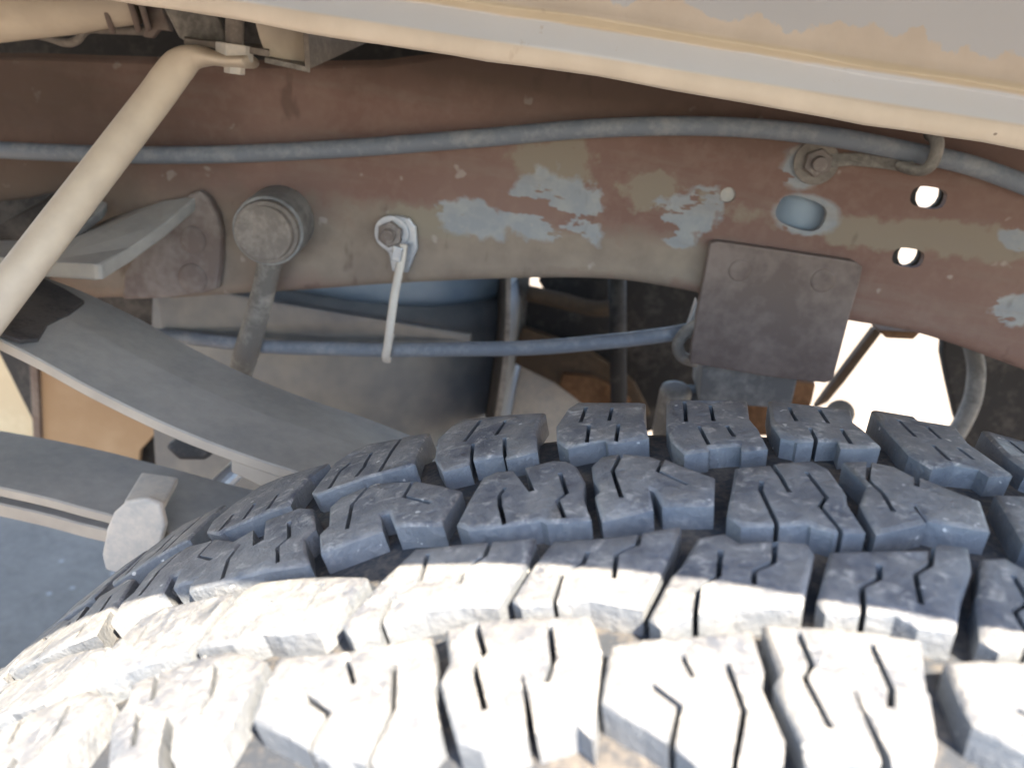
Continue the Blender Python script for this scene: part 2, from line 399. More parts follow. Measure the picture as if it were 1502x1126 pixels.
def put_block(me, th, mirror=False):
    o = bpy.data.objects.new('tread_block', me); C.objects.link(o); o.parent = wheel
    o.rotation_euler = (0, th, 0)
    if mirror: o.scale = (-1, -1, 1); o.location = (0, 2 * YC + .005, 0)
    return o
rows = [make_row(r) for r in (ROW1, ROW2, ROW3, ROW4)]
D = .088
def span(L):
    return (L[-1][0] - L[0][0]) / (len(L) - 1)
for ri, L in enumerate(rows):
    dl = span(L)
    for th, me, _w in L: put_block(me, th)
    p = L[1][0] - L[0][0]
    for n in range(1, 11):                                 # towards the left, over the shoulder of the tyre
        put_block(L[n % 2][1] if ri != 3 else L[0][1], L[0][0] - n * p * (1 if ri != 3 else .98))
    for n in range(1, 7):                                  # towards the right
        put_block(L[-2 + (n + 1) % 2][1], L[-1][0] + (.088, .084, .067, .075)[ri] + (n - 1) * .088)
for n in range(-11, 5):                                     # near shoulder, mirrored far shoulder
    src = rows[0][3 + n % 3]; put_block(src[1], -.02 + n * D, True)

# ------------------------------------------------------------------ materials of the truck
M_DUSTGREY = dusty('dusty_grey_steel', (.13, .13, .132), (.26, .255, .245), .55, 26, .8, .2, upw=.3, speck=(.36, .34, .31))
M_LEAF = dusty('spring_steel_dusty', (.155, .16, .165), (.25, .25, .245), .5, 22, .75, .25, upw=.2, speck=(.32, .31, .29))
M_EDGE = dusty('spring_edge_dusty', (.38, .34, .30), (.52, .47, .41), .5, 40, .8, .2)
M_HOSE = dusty('grey_hose', (.15, .17, .205), (.25, .26, .275), .42, 40, .6, .15, upw=.1)
M_CREAM = dusty('cream_paint_dusty', (.48, .405, .325), (.56, .48, .385), .5, 18, .6, .1, .0004, upw=.1)
M_BUSH = dusty('dusty_bushing', (.15, .13, .115), (.235, .205, .18), .5, 60, .8, .3, upw=.1)
M_BUSHDARK = dusty('black_bushing_rubber', (.045, .047, .052), (.13, .125, .12), .35, 60, .8, .3)
M_ROD = dusty('dirty_rod', (.13, .12, .11), (.27, .25, .225), .5, 45, .75, .25)
M_ZINC = dusty('zinc_washer', (.34, .36, .40), (.46, .46, .46), .4, 90, .4, .15, metal=.35)
M_BOLT = dusty('rusty_bolt', (.15, .125, .115), (.28, .25, .23), .45, 90, .6, .3, metal=.2)
M_TIE = dusty('cable_tie_nylon', (.52, .48, .43), (.60, .55, .48), .4, 80, .45, .05)
M_BROWN = dusty('brown_primer_plate', (.120, .092, .083), (.185, .148, .134), .5, 22, .8, .3, .0006, upw=.5)
M_BRACKET = dusty('brown_bracket', (.15, .115, .102), (.24, .205, .185), .5, 20, .8, .2, upw=.1)
M_DARK = dusty('black_chassis', (.028, .026, .026), (.085, .075, .068), .35, 24, .85, .25)
M_DARKBROWN = dusty('dark_brown_chassis', (.085, .058, .038), (.14, .095, .06), .45, 18, .85, .2)
M_RUST = dusty('rust_orange', (.13, .065, .03), (.24, .125, .06), .5, 28, .85, .35)
M_TANK = dusty('tank_black_dusty', (.155, .160, .170), (.235, .232, .222), .55, 7, .75, .15, upw=.0)
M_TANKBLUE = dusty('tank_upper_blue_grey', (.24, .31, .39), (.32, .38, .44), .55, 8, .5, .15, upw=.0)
M_TAN = dusty('tan_sheet_metal', (.33, .225, .14), (.39, .28, .185), .5, 6, .8, .08, upw=.0)
M_PLANK = dusty('tan_board', (.60, .41, .23), (.66, .47, .27), .5, 10, .85, .1, upw=.0)
M_CLAMP = dusty('clamp_dusty', (.44, .42, .39), (.58, .525, .46), .5, 40, .8, .25)
M_PAD = dusty('oily_pad', (.035, .033, .035), (.085, .075, .07), .4, 60, .7, .5, .0015)

# the frame rail: brown primer with peeled grey patches, tan dirt towards its lower edge
YR = .45
s = NT('frame_primer_peeling')
X, Yc_, Zc = s.xyz()
na = s.noise(36, 4, .62); nb = s.noise(110, 3, .65); nc = s.noise(9, 2, .5)
col = s.mix(s.ramp(nc, .35, .65), (.168, .098, .080), (.198, .126, .106))
col = s.mix(s.ramp(nb, .45, .72, 0, .6), col, (.225, .155, .13))
def ell(px, py, rx, rz, soft=1.0, namp=1.5, rot=0.0):
    c = at(px, py, YR); k = .53 / F                              # metres per photograph pixel near the rail
    dx = s.math('SUBTRACT', X, c.x); dz = s.math('SUBTRACT', Zc, c.z)
    cr, sr = math.cos(rot), math.sin(rot)
    u = s.math('ADD', s.math('MULTIPLY', dx, cr), s.math('MULTIPLY', dz, sr)); v = s.math('SUBTRACT', s.math('MULTIPLY', dz, cr), s.math('MULTIPLY', dx, sr))
    u = s.math('DIVIDE', u, rx * k); v = s.math('DIVIDE', v, rz * k)
    d = s.math('SQRT', s.math('ADD', s.math('MULTIPLY', u, u), s.math('MULTIPLY', v, v)))
    d = s.math('ADD', d, s.math('MULTIPLY', s.math('SUBTRACT', na, .5), namp * 2.2))
    d = s.math('ADD', d, s.math('MULTIPLY', s.math('SUBTRACT', nb, .5), namp * .6))
    return s.ramp(d, 1.0 + .05 * soft, 1.0 - .05 * soft)
def mx(*a):
    r = a[0]
    for b in a[1:]: r = s.math('MAXIMUM', r, b)
    return r
# dirt lying along the lower part of the web
tanf = mx(ell(560, 380, 470, 52, 7, .5), ell(780, 362, 290, 30, 4, .8), ell(1000, 385, 120, 30, 5, .8), ell(200, 370, 230, 90, 8, .4))
col = s.mix(s.math('MULTIPLY', tanf, .85), col, s.mix(s.ramp(na, .4, .65), (.20, .165, .135), (.265, .225, .18)))
tan2 = mx(ell(805, 245, 55, 32, 2, 1.0), ell(960, 275, 45, 25, 2, 1.3), ell(1260, 340, 120, 16, 3, 1.2), ell(1400, 352, 110, 18, 3, 1.2), ell(640, 330, 60, 18, 2, 1.2))
col = s.mix(s.math('MULTIPLY', tan2, .8), col, (.235, .205, .16))
grey = mx(ell(800, 295, 55, 48, 2.5, 1.1), ell(700, 322, 46, 26, 2.5, 1.1), ell(795, 332, 60, 20, 2.5, 1.3), ell(1000, 310, 36, 32, 2.5, 1.4), ell(995, 352, 22, 14, 2.5, 1.2),
          ell(1490, 455, 34, 18, 3, 1.2), ell(1180, 245, 28, 26, 3, .6), ell(1182, 316, 40, 25, 2, .35), ell(1500, 352, 24, 10, 3, 1.2))
gcol = s.mix(s.ramp(nb, .4, .65), (.24, .255, .275), (.30, .305, .305))
col = s.mix(s.math('MULTIPLY', grey, s.ramp(s.noise(46, 4, .6, s.mapped((.55, 1, 1.25))), .425, .445)), col, gcol)
col = s.mix(s.ramp(s.noise(75, 2, .5), .70, .74, 0, .55), col, (.38, .34, .31))
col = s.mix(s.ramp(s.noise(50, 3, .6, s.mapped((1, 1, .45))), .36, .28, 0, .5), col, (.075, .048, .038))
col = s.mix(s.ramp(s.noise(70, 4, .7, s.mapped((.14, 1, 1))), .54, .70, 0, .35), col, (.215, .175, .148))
shade_grime = mx(ell(40, 130, 190, 90, 14, .5), ell(10, 250, 150, 60, 10, .5), ell(760, 112, 500, 34, 14, .4))  # shade under the bed painted into the colour, with dark dirt lower left
col = s.mix(s.math('MULTIPLY', shade_grime, .7), col, (.052, .036, .026))
h = s.math('SUBTRACT', s.math('ADD', s.math('MULTIPLY', na, .4), s.math('MULTIPLY', nb, .5)), s.math('MULTIPLY', grey, .35))
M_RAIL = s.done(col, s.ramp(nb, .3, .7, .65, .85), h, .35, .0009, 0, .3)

# ------------------------------------------------------------------ wheel-well sheet metal
# lip and inner panel slope the same way (the truck leans); the lip above the lens throws the shade line on the tread
well = thing('truck_bed', 'cream and grey painted truck bed side above the tyre with dusty lower flange', 'truck bed', (0, .3, .95))
s = NT('bed_side_paint')
oc = s.objco(); ox_, oy_, oz_ = s.xyz(oc)
st = s.mapped((1.0, 1, .6), vec=oc)
ng = s.noise(44, 5, .6, st); nf = s.noise(140, 3, .6, oc); nl = s.noise(7, 2, .5, oc)
line = s.math('ADD', s.math('ADD', oz_, s.math('MULTIPLY', s.math('SUBTRACT', ng, .5), .036)), s.math('MULTIPLY', s.math('SUBTRACT', nl, .5), .012))
cream = s.mix(s.ramp(ng, .35, .65), (.58, .51, .43), (.65, .575, .49))
grey_ = s.mix(s.ramp(nl, .35, .65), (.51, .525, .545), (.58, .59, .605))
col = s.mix(s.ramp(line, .0345, .0360), cream, grey_)
band = s.math('MULTIPLY', s.ramp(oz_, .0078, .0092), s.ramp(s.math('ADD', oz_, s.math('MULTIPLY', s.math('SUBTRACT', ng, .5), .004)), .0215, .0200))
col = s.mix(s.math('MULTIPLY', band, .85), col, (.60, .64, .70))
ridge = s.math('MULTIPLY', s.ramp(oz_, .0205, .0215), s.ramp(oz_, .0262, .0245))
col = s.mix(s.math('MULTIPLY', ridge, .6), col, (.56, .47, .31))
col = s.mix(s.ramp(s.noise(95, 2, .4, oc), .765, .79, 0, .8), col, (.14, .10, .08))
col = s.mix(s.ramp(s.noise(60, 4, .7, s.mapped((1, 1, .35), vec=oc)), .66, .74, 0, .5), col, (.40, .31, .24))
M_BED = s.done(col, .55, s.math('ADD', ng, s.math('MULTIPLY', nf, .5)), .12, .0006, 0, .4)
YP = .31
pl, pr = at(160, 0, YP), at(1502, 214, YP)
ang = math.atan2(pr.z - pl.z, pr.x - pl.x)
prof = [(.060, .004), (.016, .0012), (.0045, -.0002), (.0012, .0002), (0, .0016), (-.0008, .008), (-.0002, .0095), (.0075, .0200), (.0076, .0212), (.0040, .0232), (.0038, .0246), (.0056, .0268),
        (.007, .032), (.010, .055), (.016, .10), (.02, .16)]
NXs = 120; bm = bmesh.new(); cols = []
for i in range(NXs + 1):
    x = -.75 + 1.7 * i / NXs
    sag = -.0022 * math.exp(-((x - .06) / .09) ** 2) + .0006 * math.sin(x * 37) + .0003 * math.sin(x * 91 + 1)
    cols.append([bm.verts.new((x, y + .0012 * math.sin(x * 9), z + sag + random.uniform(-.00025, .00025))) for y, z in prof])
for A, B in zip(cols, cols[1:]):
    for k in range(len(prof) - 1): bm.faces.new((A[k], B[k], B[k + 1], A[k + 1]))
bmesh.ops.recalc_face_normals(bm, faces=bm.faces)
inner = link_mesh('inner_panel', bm, M_BED, None, True)
mid = at(751, 0, YP); z_at = pl.z + (0 - pl.x) * math.tan(ang)
inner.matrix_world = Matrix.Translation((0, YP, z_at)) @ Matrix.Rotation(-ang, 4, 'Y') @ Matrix.Diagonal((1, 1, .80, 1))
inner.parent = well; inner.matrix_parent_inverse = Matrix.Translation(-well.location)
so_ = inner.modifiers.new('thickness', 'SOLIDIFY'); so_.thickness = .0012; so_.offset = 1
M_PANEL = dusty('bed_outer_paint', (.55, .52, .47), (.60, .55, .48), .4, 5, .5, .05, .0003, upw=0)
YS = .06
LIP = [(-1.6, .48), (-.52, .52), (-.46, .66), (-.35, .80), (-.25, .86), (-.196, .878), (-.17, .888), (-.13, .8945), (-.07, .9005), (-.042, .899), (-.02, .893), (.013, .890), (.2, .88), (.35, .81), (.46, .66), (.52, .52), (1.6, .48)]
def lip_z(x):
    for (a, za), (b, zb) in zip(LIP, LIP[1:]):
        if x <= b: return za + (zb - za) * (x - a) / (b - a)
    return .5
def body_edge(x):                                     # lower edge of the outer skin: arch lip, then down to the sill
    return lip_z(x)
bm = bmesh.new(); prev = None
for i in range(241):
    x = -1.6 + 3.2 * i / 240; z = body_edge(x)
    cur = [bm.verts.new((x, YS + .014, z + .05)), bm.verts.new((x, YS + .002, z)), bm.verts.new((x, YS, z + .003)), bm.verts.new((x, YS - .002, z + .03)), bm.verts.new((x, YS - .012, z + .20)), bm.verts.new((x, YS - .012, 1.45))]
    if prev:
        for k in range(5): bm.faces.new((prev[k], cur[k], cur[k + 1], prev[k + 1]))
    prev = cur
bmesh.ops.recalc_face_normals(bm, faces=bm.faces)
under(well, link_mesh('outer_skin', bm, M_PANEL, None, True))
bm = bmesh.new(); box(bm, (0, .20, 1.13), (3.2, .27, .004)); under(well, link_mesh('wheelhouse_roof', bm, M_PANEL))
bm = bmesh.new(); box(bm, (0, .67, 1.06), (3.2, .68, .006)); under(well, link_mesh('bed_floor', bm, M_DARK))

# ------------------------------------------------------------------ frame rail
rail = thing('frame_rail', 'brown primed steel frame rail with peeling grey patches behind the tyre', 'frame rail', (0, YR, .8))
low = [(-200, 470), (60, 448), (140, 440), (250, 440), (340, 434), (450, 428), (560, 420), (680, 414), (780, 411), (860, 411), (930, 416), (1010, 430), (1060, 442), (1140, 455), (1240, 473), (1330, 488), (1400, 508), (1502, 545), (1650, 600)]
top = [(1650, 190), (1400, 120), (1150, 78), (900, 62), (700, 78), (560, 96), (430, 98), (250, 92), (60, 86), (-200, 84)]
def P2(px, py): p = at(px, py, YR); return Vector((p.x, p.z))
lowc = [Vector((v.x, v.y)) for v in catmull([(*P2(*p), 0) for p in low], 4)]
RC = .008
def nrm(L, i):
    d = (L[min(i + 1, len(L) - 1)] - L[max(i - 1, 0)]).normalized(); return Vector((-d.y, d.x))
web_low = [p + nrm(lowc, i) * RC for i, p in enumerate(lowc)]
outl = web_low + [P2(*p) for p in top]
def ring(px, py, rx, ry, n=16, rot=0.0, sq=1.0):
    c = P2(px, py); k = .53 / F; o = []
    for i in range(n):
        a = 2 * math.pi * i / n; ca, sa = math.cos(a), math.sin(a)
        u = math.copysign(abs(ca) ** sq, ca) * rx * k; v = math.copysign(abs(sa) ** sq, sa) * ry * k
        o.append(c + Vector((u * math.cos(rot) - v * math.sin(rot), u * math.sin(rot) + v * math.cos(rot))))
    return o
holes = [ring(1362, 290, 20, 12, 18, 0, .7), ring(1332, 378, 18, 11, 18, 0, .7), ring(1175, 313, 29, 18, 24, -.15, .7), ring(1068, 286, 9, 9)]
bm = pierced(outl, holes, .005, lambda u, v, h: (u, YR - h, v), .02)
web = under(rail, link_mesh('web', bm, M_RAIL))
bm = bmesh.new(); prev = None                             # rounded lower corner and flange
for i, p in enumerate(lowc):
    q = nrm(lowc, i); pr_ = []
    for k in range(6):
        a = k / 5 * math.pi / 2
        pr_.append((YR + RC * (1 - math.cos(a)) , RC * (1 - math.sin(a))))
    pr_ += [(YR + .055, .0), (YR + .055, .005)]
    cur = [bm.verts.new((p.x + q.x * n_, y_, p.y + q.y * n_)) for y_, n_ in pr_]
    if prev:
        for k in range(len(cur) - 1): bm.faces.new((prev[k], cur[k], cur[k + 1], prev[k + 1]))
    prev = cur
bmesh.ops.recalc_face_normals(bm, faces=bm.faces)
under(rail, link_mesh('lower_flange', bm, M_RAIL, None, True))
bm = bmesh.new(); prev = None
for p in [P2(*t) for t in top]:
    cur = [bm.verts.new((p.x, YR - .0005, p.y - .001)), bm.verts.new((p.x, YR + .003, p.y + .003)), bm.verts.new((p.x, YR + .055, p.y + .003))]
    if prev:
        for k in range(2): bm.faces.new((prev[k], cur[k], cur[k + 1], prev[k + 1]))
    prev = cur
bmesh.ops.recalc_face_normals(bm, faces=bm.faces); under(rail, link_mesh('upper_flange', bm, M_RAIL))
# riveted spring hanger plate on the rail
o = plate('hanger_plate', [(178, 440), (182, 400), (200, 372), (230, 340), (262, 300), (278, 284), (292, 279), (306, 292), (318, 315), (324, 345), (322, 390), (318, 424), (300, 430), (240, 438)], YR - .008, .0075, M_BRACKET, None, .0025)
under(rail, o)
for px, py, r_ in [(283, 352, .0085), (283, 408, .0095), (1085, 397, .0062), (1207, 412, .0066)]:
    c = at(px, py, YR - (.008 if px < 400 else .0105)); bm = bmesh.new()
    bmesh.ops.create_uvsphere(bm, u_segments=16, v_segments=8, radius=r_, matrix=Matrix.Translation(c) @ Matrix.Diagonal((1, .13, 1, 1)))
    if px < 400: under(rail, link_mesh('rivet', bm, M_BRACKET, None, True))
    else: rv = bm; under(rail, link_mesh('rivet', bm, M_BROWN, None, True))
bm = pierced([P2(*p) for p in [(1290, 250), (1430, 270), (1420, 420), (1270, 400)]], [ring(1374, 290, 14, 16, 14), ring(1344, 378, 12, 15, 14)], .004, lambda u, v, h: (u, YR + .012 - h, v), 0)
under(rail, link_mesh('doubler_plate', bm, M_DARK))
c = at(1068, 286, YR + .003); bm = bmesh.new(); cyl(bm, c, c + Vector((0, .003, 0)), .0050, seg=20, bw=.0008); under(rail, link_mesh('hole_plug', bm, M_CLAMP))
# bump-stop bracket: flat plate bolted over the rail's lower edge
o = plate('bracket_plate', [(1042, 357), (1052, 354), (1150, 368), (1255, 384), (1266, 392), (1262, 412), (1245, 470), (1222, 558), (1210, 562), (1120, 552), (1012, 533), (1014, 505), (1028, 430)], YR - .0105, .009, M_BROWN, None, .0012)
under(rail, o)
o = plate('bracket_gusset', [(1030, 536, .47), (1170, 556, .47), (1160, 600, .47), (1025, 590, .47)], .47, .05, M_DUSTGREY); under(rail, o)

# ------------------------------------------------------------------ hoses and cables on the rail
tag(tube_obj('brake_hose', [at(-120, 210, .432), at(0, 220, .432), at(180, 227, .432), at(340, 226, .432), at(520, 217, .433), at(700, 203, .434), at(850, 190, .435), at(980, 185, .435), at(1100, 188, .435), at(1220, 201, .434), at(1330, 222, .433), at(1410, 239, .433), at(1480, 262, .433), at(1600, 310, .433)], .0050, M_HOSE, n=10),
    'long grey rubber hose running along the top of the brown frame rail', 'hose')
tag(tube_obj('brake_cable', [at(150, 484, .455), at(250, 493, .452), at(380, 507, .448), at(480, 511, .445), at(570, 513, .442), at(680, 512, .442), at(780, 510, .443), at(880, 502, .446), at(960, 493, .452), at(1020, 483, .462), at(1080, 470, .49)], .0045, M_HOSE, n=10),
    'thin grey cable sagging below the rail through a cable tie', 'cable')

def hexbolt(name_parent, px, py, Y, rw, rh, hh, mat_w, mat_h, stud=True):
    c = at(px, py, Y)
    if rw: bm = bmesh.new(); cyl(bm, c, c - Vector((0, .0015, 0)), rw, seg=28, bw=.0004); under(name_parent, link_mesh('washer', bm, mat_w))
    bm = bmesh.new(); cyl(bm, c - Vector((0, .0015, 0)), c - Vector((0, .0015 + hh, 0)), rh, seg=6, bw=.0008); under(name_parent, link_mesh('nut', bm, mat_h))
    if stud: bm = bmesh.new(); cyl(bm, c - Vector((0, .001 + hh, 0)), c - Vector((0, .006 + hh, .0006)), rh * .52, seg=16, bw=.0006); under(name_parent, link_mesh('stud', bm, mat_h))
# tie mount: zinc tab with a bolt, nylon tie hanging from it round the cable
mount = thing('tie_mount', 'zinc tab with a hex bolt holding the nylon tie to the rail', 'bracket', at(580, 345, YR))
o = plate('tab', [(552, 330), (560, 320), (580, 316), (600, 320), (610, 334), (612, 365), (606, 380), (598, 400), (575, 398), (570, 372), (553, 352)], YR - .004, .0032, M_ZINC, None, .0008); under(mount, o)
hexbolt(mount, 575, 342, YR - .004, .0105, .0078, .0050, M_ZINC, M_BOLT)
tie = thing('cable_tie', 'pale nylon cable tie hanging from the bolt round the thin grey cable', 'cable tie', at(580, 440, .43))
bm = bmesh.new(); tube(bm, [at(592, 358, .4385), at(588, 385, .4385), at(580, 425, .4365), at(574, 465, .434), at(569, 505, .4325), at(566, 522, .4335), at(567, 530, .438)], .0026, seg=8, flat=[.35] * 2, ref=Vector((1, 0, 0))); under(tie, link_mesh('strap', bm, M_TIE, None, True))
bm = bmesh.new(); c = at(583, 372, .438); box(bm, c, (.006, .0045, .009), Matrix.Rotation(.12, 3, 'Y')); bevel(bm, .0008); under(tie, link_mesh('head', bm, M_ZINC))
bm = bmesh.new(); tube(bm, [at(567, 530, .438), at(568, 525, .447), at(571, 498, .449), at(574, 490, .441)], .0024, seg=8, flat=[.4] * 2, ref=Vector((1, 0, 0))); under(tie, link_mesh('strap', bm, M_TIE, None, True))
# hose clip on the right
clip = thing('hose_clip', 'steel hose clip with hex bolt hooked round the long hose', 'clip', at(1200, 240, YR))
hexbolt(clip, 1197, 238, YR - .002, .0118, .0076, .0050, M_BUSH, M_BOLT)
under(clip, link_mesh('strap', slab([at(1212, 226, .4465), at(1262, 224, .445), at(1318, 232, .437), at(1342, 238, .429), at(1340, 256, .429), at(1300, 248, .438), at(1250, 243, .445), at(1215, 246, .4465)], (0, .0018, 0), .0006), M_ROD))
bm = bmesh.new(); tube(bm, [at(1322, 244, .434), at(1338, 249, .428), at(1355, 249, .4235), at(1368, 238, .4215), at(1375, 215, .4225), at(1371, 200, .428), at(1362, 194, .436)], .0046, seg=12, flat=[.6] * 2); under(clip, link_mesh('hook', bm, M_ROD, None, True))

# ------------------------------------------------------------------ round bushing with its link rod
link = thing('suspension_link', 'dusty round bushing on the rail with a rod hanging from it', 'suspension link', at(400, 330, YR))
f0, f1 = at(390, 342, .405), at(412, 322, .449)
bm = bmesh.new(); cyl(bm, f0 + (f1 - f0) * .12, f1, 0.0195, .0205, 40, .0015); under(link, link_mesh('sleeve', bm, M_DUSTGREY, None, False))
bm = bmesh.new(); cyl(bm, f0, f0 + (f1 - f0) * .5, .0175, .0182, 40, .002); under(link, link_mesh('bushing', bm, M_BUSH, None, False))
bm = bmesh.new(); cyl(bm, f0 - Vector((0, .0016, 0)), f0 + Vector((0, .004, 0)), .0150, .0150, 36, .001); under(link, link_mesh('cap', bm, M_BUSH, None, False))
bm = bmesh.new(); tube(bm, [at(398, 372, .425), at(388, 420, .43), at(375, 470, .436), at(362, 515, .442), at(345, 570, .45)], [.0075, .0070, .0072, .0080, .0080]); under(link, link_mesh('rod', bm, M_ROD, None, True))

# ------------------------------------------------------------------ leaf springs
def leaf(name, near_px, yn, yf, th, mat, parent, tilt=0.0, y_in=0.0):
    near = catmull([at(px, py, yn) for px, py in near_px], 5)
    bm = bmesh.new(); prev = None
    for p in near:
        b = .0008
        pr_ = [(yn, -b), (yn + b, 0), ((yn + yf) / 2, -.0006), (yf - b, tilt), (yf, tilt - b), (yf, tilt - th + b), (yf - b, tilt - th), (yn + b, -th), (yn, -th + b)]
        cur = [bm.verts.new((p.x, y, p.z + z)) for y, z in pr_]
        if prev:
            n = len(cur)
            for k in range(n): bm.faces.new((prev[k], cur[k], cur[(k + 1) % n], prev[(k + 1) % n]))
        else: bm.faces.new(cur)
        prev = cur
    bm.faces.new(list(reversed(prev))); bmesh.ops.recalc_face_normals(bm, faces=bm.faces)
    return under(parent, link_mesh(name, bm, mat))
s = NT('leaf_bounce_edge')                          # dusty grey top, light bounced off the ground painted pale on front edges
n1 = s.noise(24, 5, .6); n2 = s.noise(150, 3, .6)
col = s.mix(s.ramp(s.math('ADD', s.math('MULTIPLY', n1, .7), s.math('MULTIPLY', n2, .3)), .38, .62), (.275, .265, .248), (.365, .345, .315))
col = s.mix(s.ramp(n2, .66, .72, 0, .4), col, (.30, .29, .27))
g = s.n('ShaderNodeNewGeometry'); nx = s.xyz(g.outputs['Normal'])
col = s.mix(s.ramp(nx[1], -.6, -.9), col, s.mix(s.ramp(n1, .35, .65), (.34, .30, .255), (.44, .385, .32)))
M_LEAF2 = s.done(col, .78, n2, .3, .0006, 0, .35)
up_sp = thing('helper_spring', 'broad dusty grey spring leaf sloping down to the tyre', 'leaf spring', at(250, 560, .35))
leaf('leaf', [(-140, 440), (-60, 470), (0, 498), (60, 528), (127, 565), (220, 611), (300, 645), (380, 674), (450, 697), (560, 740), (700, 800)], .315, .403, .0062, M_LEAF2, up_sp, -.006)
leaf('leaf', [(340, 668), (390, 691), (450, 711), (560, 754), (700, 814)], .3165, .402, .0095, M_LEAF2, up_sp, -.006)
_near = catmull([at(px, py, .315) for px, py in [(-140, 440), (-60, 470), (0, 498), (60, 528), (127, 565), (220, 611)]], 6)
def on_leaf(px, py):
    Y = .36
    for _ in range(30):
        p = at(px, py, Y); i = min(range(len(_near)), key=lambda k: abs(_near[k].x - p.x)); z = _near[i].z - .006 * (Y - .315) / .088 + .0012
        d = ray(px, py); Y = .5 * Y + .5 * ((z - CAM.z) / d.z * d.y)
    return at(px, py, Y)
under(up_sp, link_mesh('rubber_pad', slab([on_leaf(*p) for p in [(-60, 372), (10, 392), (62, 412), (95, 428), (124, 446), (100, 466), (70, 480), (56, 502), (30, 505), (0, 494), (-60, 464)]], (0, 0, .0022), .0006), M_PAD))
lo_sp = thing('main_spring', 'lower pack of two spring leaves with edges painted pale', 'leaf spring', at(60, 760, .34))
leaf('leaf', [(-140, 688), (-40, 706), (60, 728), (120, 744), (170, 757), (260, 782), (400, 818)], .320, .379, .0060, M_LEAF2, lo_sp, -.002)
leaf('leaf', [(-140, 712), (-40, 730), (60, 752), (120, 768), (170, 780), (260, 805), (400, 840)], .3215, .378, .0085, M_LEAF2, lo_sp, -.002)
# rebound clamp round the pack
cl = thing('spring_clamp', 'pale dusty steel clamp wrapped round the lower spring pack', 'clamp', at(200, 790, .315))
pts = [at(x_, y_, .312) for x_, y_ in [(156, 775), (166, 752), (184, 736), (212, 731), (234, 740), (241, 772), (232, 808), (206, 832), (176, 842), (154, 836), (149, 815)]]
under(cl, link_mesh('front_plate', slab(pts, (0, .0045, 0), .0018, 3), M_CLAMP))
a0, a1, b1, b0 = at(182, 745, .3135), at(240, 752, .3135), at(262, 710, .345), at(208, 702, .345)
under(cl, link_mesh('top_tab', slab([a0, a1, b1, b0], (0, 0, .0045), .0015), M_CLAMP))
c = at(246, 785, .330); bm = bmesh.new(); cyl(bm, c, c + Vector((0, .08, 0)), .006, seg=16); under(cl, link_mesh('clamp_bolt', bm, M_ZINC))
# bump pad in front of the hanger
pad = thing('spring_stop', 'thick grey steel stop plate with pale nose behind the diagonal tube', 'bracket', at(150, 380, .4))
q = [at(-40, 372, .372), at(60, 384, .368), at(138, 386, .366), at(149, 389, .368), at(190, 362, .392), at(240, 328, .418), at(290, 286, .444), at(240, 294, .446), at(165, 318, .446), at(90, 352, .42), at(-20, 352, .42)]
under(pad, link_mesh('stop_plate', slab(q, (0, 0, -.0085), .0015), M_LEAF2))
q = [at(84, 358, .408), at(150, 308, .430), at(158, 296, .436), at(120, 288, .446), at(60, 330, .43)]
under(pad, link_mesh('upper_arm', slab(q, (0, 0, -.006), .0015), M_DUSTGREY))
q = [at(-60, 330, .44), at(0, 330, .44), at(60, 300, .446), at(90, 275, .446), at(40, 290, .446), at(-60, 300, .446)]
under(pad, link_mesh('back_arm', slab(q, (0, 0, -.05), .0015), M_DARK))

# ------------------------------------------------------------------ diagonal tube and its bracket under the bed
st_ = thing('brace_tube', 'cream painted diagonal brace tube with a flattened bolted end', 'brace', at(345, 88, .37))
bm = bmesh.new()
tube(bm, [at(368, 91, .374), at(342, 90, .373), at(312, 85, .372), at(285, 84, .3705), at(264, 96, .368), at(246, 118, .365), at(225, 147, .361), at(150, 245, .342), at(60, 362, .318), at(-80, 545, .282)],
     [.0125, .0125, .0115, .0088, .0080, .0080, .0080, .0082, .0084, .0086], flat=[.24, .24, .30, .62, .95, 1, 1, 1, 1, 1], seg=24, ref=Vector((.0, 1, .0)))
under(st_, link_mesh('tube', bm, M_CREAM, None, True))
c = at(344, 80, .372); bm = bmesh.new(); cyl(bm, c + Vector((0, 0, .045)), c - Vector((0, 0, .002)), .0042, seg=16); under(st_, link_mesh('bolt_shank', bm, M_BUSH))
bm = bmesh.new(); cyl(bm, c + Vector((0, 0, .0045)), c - Vector((0, 0, .0025)), .0085, seg=6, bw=.0006); under(st_, link_mesh('nut', bm, M_CLAMP))
c2 = at(344, 97, .372); bm = bmesh.new(); cyl(bm, c2 + Vector((0, 0, .003)), c2 - Vector((0, 0, .0035)), .0048, seg=6, bw=.0005); under(st_, link_mesh('nut', bm, M_CLAMP))
br = thing('bed_bracket', 'cream steel channel bracket under the bed holding the brace bolt', 'bracket', at(380, 60, .38))
under(br, plate('left_cheek', [(228, -10), (300, -10), (322, 30), (332, 62), (334, 78), (312, 76), (285, 70), (262, 55), (248, 28)], .385, .003, M_ROD, None, .001))
q = [at(270, 66, .372), at(335, 74, .372), at(395, 84, .372), at(395, 76, .405), at(335, 68, .405), at(270, 60, .405)]
under(br, link_mesh('shelf', slab(q, (0, 0, .003), .0006), M_BUSH))
q = [at(362, -10, .372), at(452, -10, .372), at(452, 98, .372), at(392, 86, .372), at(376, 58, .372)]
under(br, link_mesh('right_cheek', slab([at(368, 10, .374), at(450, 10, .392), at(450, 92, .392), at(420, 88, .386), at(390, 82, .378), at(380, 55, .376)], (.0005, .002, 0), .0005), M_CREAM))
q = [at(388, 84, .376), at(455, 99, .376), at(452, 88, .402), at(400, 80, .402)]
under(br, link_mesh('lower_flange', slab(q, (0, 0, -.0025), .0005), M_ROD))
